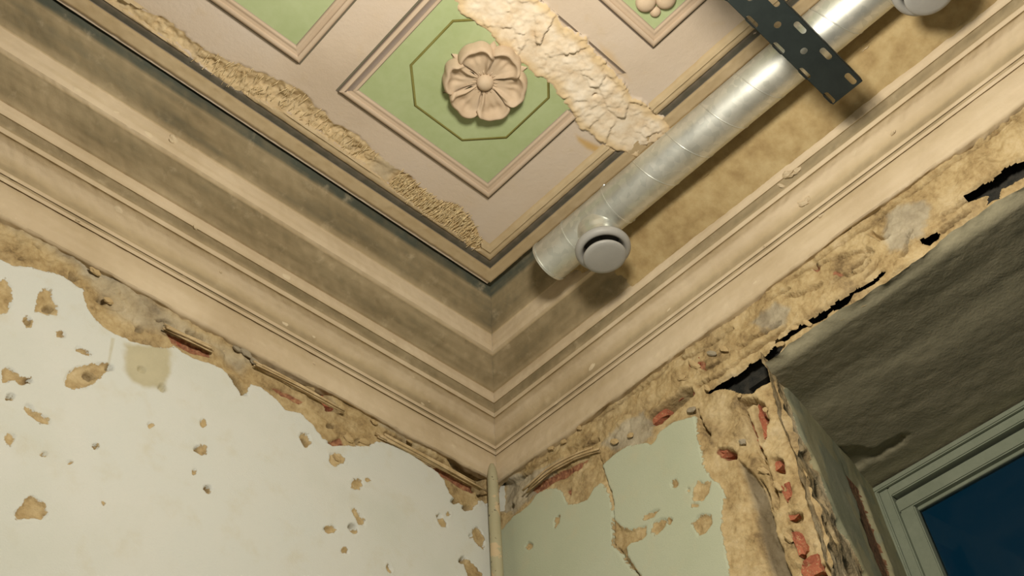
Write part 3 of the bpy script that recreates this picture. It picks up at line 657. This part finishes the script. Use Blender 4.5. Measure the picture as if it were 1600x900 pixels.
# rosette
def rosette():
    root = bpy.data.objects.new('ceiling_rosette', None); COL.objects.link(root); root.location = (-.717, -.764, H-.003)
    lab(root, 'cream plaster six-petalled rosette in the middle of the green octagon', 'rosette')
    NA, NR = 33, 25
    def petal(ang, s):
        V = []; hw = math.pi/6*1.06
        for i in range(NA):
            a = -1+2*i/(NA-1)
            for j in range(NR):
                t = j/(NR-1)
                Rm = .102*(1-.25*abs(a)**2.8-.035*math.exp(-((a-.1)/.2)**2)+.02*math.sin(4*a+s*1.7))
                rr = .016+(Rm-.016)*t
                th = ang+a*hw*(1-.10*math.cos(t*3))
                bowl = .007+.010*t
                rim = .0085*math.exp(-((t-.88)/.075)**2)*(1-.8*abs(a)**6)
                fold = .010*math.exp(-((a-.80)/.16)**2)*min(1, t*2.2)*(1-.35*t)
                low = -.0055*math.exp(-((a+.93)/.12)**2)*min(1, t*3)
                hol = -.0045*math.exp(-((t-.66)/.13)**2)*math.exp(-(a/.5)**2)
                flu = .0013*math.cos(a*13)*math.exp(-((t-.60)/.16)**2)*(1-abs(a))
                z = bowl+rim+fold+low+hol+flu
                if j == NR-1: z = .001
                V.append((rr*math.cos(th), rr*math.sin(th), -z*1.35))
        I = np.arange(NA*NR).reshape(NA, NR); f = np.stack([I[:-1, :-1], I[1:, :-1], I[1:, 1:], I[:-1, 1:]], -1).reshape(-1, 4)
        link('petal', mesh_np('petal', V, f, None, True), M_ROSE, root)
    base = math.radians(-30)
    for k in range(6): petal(base+k*math.pi/3, k)
    for k in range(6):          # sepal tips between the petals
        a = base+(k+.5)*math.pi/3; c, s = math.cos(a), math.sin(a); bm = bmesh.new()
        pts = [(.060, .008, .001), (.078, .011, .002), (.092, .008, .002), (.103, 0, -.003)]
        top = []; L = []; Rr = []
        for r, w, h in pts:
            top.append(bm.verts.new((r*c, r*s, -h-.006))); L.append(bm.verts.new((r*c-w*s, r*s+w*c, .001))); Rr.append(bm.verts.new((r*c+w*s, r*s-w*c, .001)))
        for i in range(3):
            bm.faces.new((top[i], top[i+1], L[i+1], L[i])); bm.faces.new((top[i], Rr[i], Rr[i+1], top[i+1]))
        from_bm('sepal', bm, M_ROSE, root, True)
    bm = lathe((0, 0, 0), (0, 0, -1), [(0, .0205), (.012, .0205), (.019, .0185), (.025, .013), (.028, .006), (.0285, 0)], 28); from_bm('boss', bm, M_ROSE, root, True)
    for k in range(18):
        a = k*math.pi/9; c, s = math.cos(a), math.sin(a)
        from_bm('stamen', tube([(.020*c, .020*s, -.011), (.027*c, .027*s, -.012), (.034*c, .034*s, -.010)], .0014, 5), M_ROSE, root, True)
    return root
rosette()
# trefoil in the corner of the next coffer
tr = bpy.data.objects.new('corner_trefoil', None); COL.objects.link(tr); tr.location = (-.553, -1.15, H-.003)
lab(tr, 'cream plaster trefoil of round knobs in the corner of the upper right coffer', 'ornament')
for nm, dx, dy, r in (('bead', .006, .006, .0125), ('lobe', -.028, .004, .023), ('lobe', .0, -.030, .023)):
    bm = lathe((dx, dy, 0), (0, 0, -1), [(0, r), (r*.35, r*.97), (r*.6, r*.8), (r*.8, r*.5), (r*.86, 0)], 24); from_bm(nm, bm, M_ROSE, tr, True)

# ------------------------------------------------------------------ window in the niche
def build_window():
    root = bpy.data.objects.new('window_1', None); COL.objects.link(root); root.location = (REV_X+.03, -1.5, .95)
    struct(root, 'olive grey painted window with dark glass at the back of the niche', 'window')
    px = REV_X+.03
    def part(nm, lo, hi, mat, par=root, bev=.003):
        o = from_bm(nm, box_bm([lo[i]-root.location[i] for i in range(3)], [hi[i]-root.location[i] for i in range(3)], bev), mat, par); return o
    yl = WYL; zt = WZT; w = .036
    part('frame_jamb', (px, yl-w, .95), (px+.06, yl, zt), M_WFRAME)
    part('frame_head', (px, NICHE_R, zt-w), (px+.06, yl-w, zt), M_WFRAME)
    part('frame_fillet', (px-.012, NICHE_R, zt-.012), (px, yl, zt+.004), M_WFRAME)
    part('frame_fillet', (px-.012, yl-.012, .95), (px, yl+.004, zt-.012), M_WFRAME)
    part('sash_rail', (px+.012, NICHE_R, zt-w-.044), (px+.05, yl-w-.0, zt-w-.008), M_WFRAME)
    part('sash_stile', (px+.012, yl-w-.040, .95), (px+.05, yl-w, zt-w-.044), M_WFRAME)
    part('glazing_bead', (px+.028, NICHE_R, zt-w-.053), (px+.046, yl-w-.04, zt-w-.044), M_WFRAME, root, .001)
    part('pane', (px+.034, NICHE_R, .95), (px+.038, yl-w-.04, zt-w-.044), M_GLASS, root, 0)
WYL = hit(1366, 768, 0, REV_X+.03)[1]; WZT = hit(1366, 768, 0, REV_X+.03)[2]
build_window()
# masonry behind and beside the window frame, closing the niche
bm = box_bm((REV_X+.06, WYL+.003, .5), (REV_X+.16, WYL+.5, 3.5)); struct(from_bm('wall_window_side', bm, M_SOFFIT), 'plaster beside the window frame', 'wall')
bm = box_bm((REV_X+.06, NICHE_R-.2, WZT+.004), (REV_X+.16, WYL+.003, 3.6)); struct(from_bm('wall_window_head', bm, M_SOFFIT), 'plaster above the window frame', 'wall')

# ------------------------------------------------------------------ bricks showing in the broken places
def brick_mesh(sx, sy, sz, seed):
    rnd = random.Random(seed); bm = box_bm((-sx/2, -sy/2, -sz/2), (sx/2, sy/2, sz/2))
    bmesh.ops.subdivide_edges(bm, edges=bm.edges[:], cuts=2, use_grid_fill=True)
    for v in bm.verts: v.co += Vector([rnd.uniform(-.0035, .0035) for _ in range(3)])
    return bm
def brick(px, py, dep, L, h, seed, wall='R', tilt=0.0):
    if wall == 'R':
        p = hit(px, py, 0, dep); o = from_bm('brick', brick_mesh(.06, L, h, seed), M_BRICK, wall_right); o.location = (p[0]+.03, p[1], p[2]); o.rotation_euler = (tilt, 0, 0)
    else:
        p = hit(px, py, 1, dep); o = from_bm('brick', brick_mesh(L, .06, h, seed), M_BRICK, wall_left); o.location = (p[0], p[1]+.03, p[2]); o.rotation_euler = (0, tilt, 0)
for i, a in enumerate([(1026, 645, .024, .062, .05), (1066, 613, .030, .035, .03), (1187, 660, .022, .03, .085),
                       (1193, 690, .024, .022, .026), (1085, 569, .006, .03, .02)]): brick(*a, seed=i)
for i, a in enumerate([(300, 540, .016, .12, .035), (513, 626, .022, .05, .04), (715, 752, .020, .10, .03)]): brick(*a, seed=40+i, wall='L')

bpy.context.view_layer.update()
_bw = BVHTree.FromObject(wall_right, bpy.context.evaluated_depsgraph_get())
for i, (x, y, L, h) in enumerate([(1214, 726, .026, .030), (1237, 808, .042, .018), (1252, 848, .018, .050), (1232, 770, .016, .040), (1268, 888, .040, .036), (1130, 706, .040, .026)]):
    q = _bw.ray_cast(Vector(CAM), Vector(ray(x, y)).normalized())
    if q[0] is None: continue
    o = from_bm('brick', brick_mesh(.05, L, h, 90+i), M_BRICK, wall_right); o.location = q[0]+Vector((.0205, 0, 0))
# near-black blocks added behind the plaster, standing for shade in the holes
lb = from_bm('void_shade_block', brick_mesh(.16, 1.75, .17, 77), M_VOID_SHADE, wall_right); lb.location = (.050+.08, -1.54, SOF+.016+.085)
lb2 = from_bm('void_shade_block', brick_mesh(.16, .20, .17, 78), M_VOID_SHADE, wall_right); lb2.location = (.050+.08, -.685, SOF+.0)
# lumps of loosened plaster clinging along the broken edges
def lump(px, py, r, fl, seed, wall='R', mat=None, out=.0):
    rnd = random.Random(seed); bm = bmesh.new(); bmesh.ops.create_icosphere(bm, subdivisions=2, radius=1)
    for v in bm.verts:
        k = 1+rnd.uniform(-.22, .22); v.co *= k
    par = wall_right if wall == 'R' else wall_left
    p = hit(px, py, 0, -out) if wall == 'R' else hit(px, py, 1, -out)
    o = from_bm('plaster_lump', bm, mat or M_LUMP, par); o.location = p
    o.scale = (r*.45, r*fl, r*.8) if wall == 'R' else (r*fl, r*.45, r*.8); o.rotation_euler = (rnd.uniform(-.5, .5)+(.9 if wall == 'R' else 0), rnd.uniform(-.4, .4), 0)
rnd = random.Random(5)
for i, (x, y, r) in enumerate([(1105, 606, .007), (1240, 512, .008), (1218, 538, .009), (1262, 505, .007), (1130, 545, .009), (1112, 552, .007), (1155, 618, .007),
                               (1196, 640, .007), (1215, 760, .008), (1232, 840, .008), (1192, 735, .007), (1160, 690, .008),
                               (905, 668, .008), (880, 690, .009), (860, 700, .009), (960, 690, .009), (985, 680, .010), (1080, 640, .012), (1065, 590, .010), (1085, 570, .010)]):
    lump(x, y, r, rnd.uniform(1.1, 2.0), i, 'R', M_GREY if i % 6 == 5 else M_LUMP)
for i, (x, y, r) in enumerate([(385, 552, .012), (370, 545, .010), (398, 565, .009), (545, 625, .009), (530, 612, .009), (585, 660, .010), (170, 470, .010), (150, 425, .009), (190, 405, .009), (545, 685, .012), (527, 716, .007), (570, 690, .010), (640, 690, .008)]):
    lump(x, y, r, rnd.uniform(1.1, 1.8), 60+i, 'L', M_GREY if i < 4 else M_LUMP)

bpy.context.view_layer.update()
_bv = {o.name: BVHTree.FromObject(o, bpy.context.evaluated_depsgraph_get()) for o in (trim_1, trim_2)}
for i, (x, y, r) in enumerate([(1232, 272, .013), (1246, 266, .009), (1255, 318, .012), (1262, 312, .008), (1284, 337, .007), (1220, 290, .008), (1395, 208, .007), (1195, 385, .006), (272, 218, .010), (268, 222, .007), (660, 632, .006), (670, 628, .005), (490, 568, .005), (120, 345, .006), (305, 355, .006), (345, 425, .004)]):
    tr_ = trim_1 if x < 780 else trim_2
    h_ = _bv[tr_.name].ray_cast(Vector(CAM), Vector(ray(x, y)).normalized())
    if h_[0] is None: continue
    rn = random.Random(300+i); bm = bmesh.new(); bmesh.ops.create_icosphere(bm, subdivisions=2, radius=1)
    for v in bm.verts: v.co *= 1+rn.uniform(-.28, .28)
    o = from_bm('plaster_lump', bm, M_CREAM, tr_); o.location = h_[0]; o.scale = (r*.7, r*1.2, r*.6) if tr_ is trim_2 else (r*1.2, r*.7, r*.6); o.rotation_euler = (rn.uniform(-.6, .6), rn.uniform(-.6, .6), rn.uniform(-.6, .6))
# ------------------------------------------------------------------ reed lath
def reeds(name_label, path, wall, nreed, spread, seed, proud=.004, bow=0.0):
    rnd = random.Random(seed); root = bpy.data.objects.new('reed_bundle', None); COL.objects.link(root)
    H3 = (lambda x, y: Vector(hit(x, y, 1, -proud))) if wall == 'L' else (lambda x, y: Vector(hit(x, y, 0, -proud)))
    pts = [H3(*p) for p in path]; root.location = pts[len(pts)//2]; lab(root, name_label, 'reed bundle', 'reed lath bundles at the top of the walls')
    nrm = Vector((0, -1, 0)) if wall == 'L' else Vector((-1, 0, 0))
    for k in range(nreed):
        o0, o1 = rnd.uniform(-spread, spread), rnd.uniform(-spread, spread); a, b = rnd.uniform(0, .12), rnd.uniform(.86, 1.0); r = rnd.uniform(.0018, .0032); dep = rnd.uniform(-.001, .010)
        out = []
        for i in range(7):
            f = a+(b-a)*i/6; g = f*(len(pts)-1); j = min(int(g), len(pts)-2); p = pts[j].lerp(pts[j+1], g-j)
            p = p+Vector((0, 0, o0+(o1-o0)*f+rnd.uniform(-.0008, .0008)))+nrm*dep; out.append(p-root.location)
        from_bm('reed', tube(out, r, 6), M_REED, root, True)
reeds('short pale reed bundle below the cornice at the far left of the wall', [(250, 507), (295, 530), (338, 552)], 'L', 7, .008, 1, .004)
reeds('long reed bundle beneath the cornice halfway along the pale wall', [(392, 569), (465, 607), (537, 648)], 'L', 6, .006, 2, .004)
reeds('reed bundle running along the pale wall into the corner pipe', [(582, 676), (670, 722), (760, 771)], 'L', 7, .006, 3, .002)
reeds('splayed reed bundle right of the corner pipe above the green paint', [(820, 770), (860, 735), (900, 714), (942, 700)], 'R', 8, .007, 4, .004)

# ------------------------------------------------------------------ corner pipe
p0 = hit(769, 735, 1, -.028)
pipe = bpy.data.objects.new('corner_pipe', None); COL.objects.link(pipe); pipe.location = (p0[0], -.028, 0)
lab(pipe, 'thin chipped olive painted pipe standing in the room corner', 'pipe')
zt = hit(771, 726, 1, -.028)[2]
from_bm('tube', lathe((0, 0, 0), (0, 0, 1), [(0, .0155), (zt-.16, .0155), (zt-.10, .0150), (zt-.05, .0148), (zt-.03, .013), (zt-.012, .0095), (zt-.003, .006), (zt, 0)], 20), M_PIPE, pipe, True)

# ------------------------------------------------------------------ ventilation duct
DX, DZ, DR = -.284, H-.105, .0557
D0, D1 = -.520, -2.6
def build_duct():
    root = bpy.data.objects.new('ventilation_duct', None); COL.objects.link(root); root.location = (DX, D0, DZ)
    lab(root, 'round galvanised spiral duct hung beneath the ceiling along the right cornice', 'duct')
    L = D0-D1
    body = from_bm('duct_body', lathe((0, 0, 0), (0, -1, 0), [(.004, 0), (.004, DR-.012), (.0, DR-.010), (.0, DR-.003), (.003, DR), (L*.25, DR), (L*.5, DR), (L*.75, DR), (L, DR), (L, 0)], 72), M_DUCT, root, True, 40)
    # spiral lock seam
    pts = []; pitch = .105; n = 40; t0 = .30; turns = (L-t0)/pitch
    for i in range(int(turns*n)):
        a = 2*math.pi*i/n; pts.append((DR*1.003*math.cos(a), -(t0+pitch*i/n), DR*1.003*math.sin(a)))
    from_bm('seam', tube(pts, .0014, 5), M_DUCT, body, True)
    from_bm('end_ring', lathe((0, -.002, 0), (0, -1, 0), [(0, DR), (0, DR+.002), (.006, DR+.002), (.006, DR)], 72), M_DUCT, body, True, 40)
    return root
duct = build_duct()
def valve_tee(y, idx):
    ax = Vector((.05, 0, -1)).normalized(); base = Vector((DX, y, DZ)); o0 = base-Vector(duct.location)
    tee = from_bm('branch_saddle', lathe(o0, ax, [(.030, .0535), (.050, .0535), (.056, .0525), (.062, .0500), (.068, .0490), (.078, .0487), (.0785, .0505), (.082, .0505), (.0825, .0487), (.094, .0485)], 60), M_DUCT, duct, True, 40)
    for s in (-1, 1):       # sleeve joints where the tee is pushed into the duct
        from_bm('sleeve_joint', lathe((0, y-D0+s*.070, 0), (0, -1, 0), [(-.003, DR), (-.002, DR+.0018), (.002, DR+.0018), (.003, DR)], 72), M_DUCT, tee, True, 40)
    for sx, sz in ((-.72, .70), (.95, -.3)):
        u = Vector((sx, 0, sz)).normalized(); from_bm('screw', lathe(Vector((0, y-D0-.072, 0))+u*(DR-.001), u, [(0, .005), (.004, .005), (.0055, .003), (.0055, 0)], 10), M_DUCT, tee, True, 40)
    vb = base+ax*.098
    root = bpy.data.objects.new('disc_valve', None); COL.objects.link(root); root.location = vb
    lab(root, ('grey round disc valve on the branch near the closed duct end', 'grey round disc valve at the top right edge of the picture')[idx], 'air valve', 'disc valves on the duct')
    ring = from_bm('ring', lathe((0, 0, 0), ax, [(-.006, .0490), (-.006, .060), (-.003, .0655), (.003, .0680), (.010, .0672), (.015, .0625), (.017, .057), (.015, .052), (.006, .0475), (-.004, .0455), (-.030, .045)], 64), M_VALVE, root, True)
    from_bm('inside', lathe((0, 0, 0), ax, [(-.030, .0455), (-.030, 0)], 40), M_BULK, root, True)
    from_bm('stem', lathe((0, 0, 0), ax, [(-.030, .004), (.028, .004)], 12), M_DUCT, root, True)
    from_bm('disc', lathe((0, 0, 0), ax, [(.020, 0), (.021, .036), (.028, .0490), (.033, .0522), (.0365, .0515), (.039, .048), (.0405, .040), (.041, 0)], 64), M_VALVE, root, True, 60)
valve_tee(-.692, 0); valve_tee(-1.594, 1)

# ------------------------------------------------------------------ perforated tray
TZ = 3.50
def build_tray():
    e = [hit(1300, 166, 2, TZ), hit(1345, 127, 2, TZ), hit(1140, 0, 2, TZ), hit(1226, 0, 2, TZ)]
    xe = (e[0][0]+e[1][0])/2; ya = (e[0][1]+e[2][1])/2; yb = (e[1][1]+e[3][1])/2
    root = bpy.data.objects.new('cable_tray', None); COL.objects.link(root); root.location = (xe, (ya+yb)/2, TZ)
    lab(root, 'black perforated metal cable tray crossing below the duct', 'cable tray')
    W = abs(ya-yb); L = 1.3
    slots = []
    def px2(x, y): p = hit(x, y, 2, TZ); return p[0]-xe, p[1]-(ya+yb)/2
    s0 = px2(1130+828/5, 765/5); s1 = px2(1130+637/5, 572/5); pitch = s0[0]-s1[0]
    r0 = px2(1130+995/5, 615/5); c0 = px2(1130+630/5, 398/5)
    for k in range(12): slots.append((s0[0]-k*pitch, s0[1], .036, .0062)); slots.append((r0[0]-k*pitch, r0[1], .036, .0062))
    for k in range(8): slots.append((c0[0]-k*pitch, c0[1], .016, .0075))
    cu = bpy.data.curves.new('tray_base', 'CURVE'); cu.dimensions = '2D'; cu.fill_mode = 'BOTH'; cu.extrude = .0008
    def spl(pts):
        sp = cu.splines.new('POLY'); sp.points.add(len(pts)-1); sp.use_cyclic_u = True
        for q, p in zip(sp.points, pts): q.co = (p[0], p[1], 0, 1)
    spl([(-L, -W/2), (0, -W/2), (0, W/2), (-L, W/2)])
    for x, y, l, r in slots:
        if x < -L+.05: continue
        h = max(l/2-r, 0.0); q = []
        for i in range(7): a = -math.pi/2+math.pi*i/6; q.append((x+h+r*math.cos(a), y+r*math.sin(a)))
        for i in range(7): a = math.pi/2+math.pi*i/6; q.append((x-h+r*math.cos(a), y+r*math.sin(a)))
        spl(q)
    tmp = bpy.data.objects.new('tmp', cu); COL.objects.link(tmp); dg = bpy.context.evaluated_depsgraph_get(); me = bpy.data.meshes.new_from_object(tmp.evaluated_get(dg)); bpy.data.objects.remove(tmp)
    me.name = 'tray_base'; me.materials.clear(); link('tray_base', me, M_TRAY, root)
    # folded side flanges, slotted too
    hF = .016
    for s in (-1, 1):
        cu = bpy.data.curves.new('side_flange', 'CURVE'); cu.dimensions = '2D'; cu.fill_mode = 'BOTH'; cu.extrude = .0008
        spl([(-L, 0), (0, 0), (0, hF), (-L, hF)])
        k = 0
        while .03+k*pitch < L:
            x = -.035-k*pitch; q = []
            for i in range(7): a = -math.pi/2+math.pi*i/6; q.append((x+.008+.004*math.cos(a), hF*.55+.004*math.sin(a)))
            for i in range(7): a = math.pi/2+math.pi*i/6; q.append((x-.008+.004*math.cos(a), hF*.55+.004*math.sin(a)))
            spl(q); k += 1
        tmp = bpy.data.objects.new('tmp', cu); COL.objects.link(tmp); dg = bpy.context.evaluated_depsgraph_get(); me = bpy.data.meshes.new_from_object(tmp.evaluated_get(dg)); bpy.data.objects.remove(tmp)
        me.name = 'side_flange'; me.materials.clear(); o = link('side_flange', me, M_TRAY, root); o.rotation_euler = (math.pi/2, 0, 0); o.location = (0, s*W/2, 0)
    for x in (-.62, -1.15):     # threaded hangers, beyond the picture's edge
        from_bm('hanger_rod', tube([(x, 0, 0), (x, 0, H-TZ)], .004, 8), M_TRAY, root, True)
    return root
tray = build_tray()

# ------------------------------------------------------------------ lamp of the room, above the picture's top edge
def build_lamp():
    root = bpy.data.objects.new('pendant_bulb', None); COL.objects.link(root); root.location = LAMP_POS
    lab(root, 'bare bulb hanging from the ceiling just above the picture', 'lamp')
    dz = H-LAMP_POS[2]
    from_bm('cord', tube([(0, 0, .12), (0, 0, dz)], .003, 8), M_BULK, root, True)
    from_bm('socket', lathe((0, 0, .05), (0, 0, 1), [(0, 0), (0, .018), (.05, .019), (.065, .010), (.075, .004), (.075, 0)], 20), M_BULK, root, True, 40)
    from_bm('bulb', lathe((0, 0, .05), (0, 0, -1), [(0, .012), (.02, .018), (.045, .030), (.065, .030), (.085, .020), (.094, 0)], 24), mat_emit('bulb_glass', (1, .80, .52), 12), root, True)
    ld = bpy.data.lights.new('bulb_light', 'POINT'); ld.energy = LAMP_W; ld.color = (1.0, .91, .765); ld.shadow_soft_size = .11
    lo = bpy.data.objects.new('bulb_light', ld); COL.objects.link(lo); lo.parent = root; lo.location = (0, 0, -.12)
build_lamp()

# ------------------------------------------------------------------ floor
struct(from_bm('floor', box_bm((-4.6, -4.6, -.1), (0, 0, 0)), M_FLOOR), 'dusty boarded floor far below', 'floor')
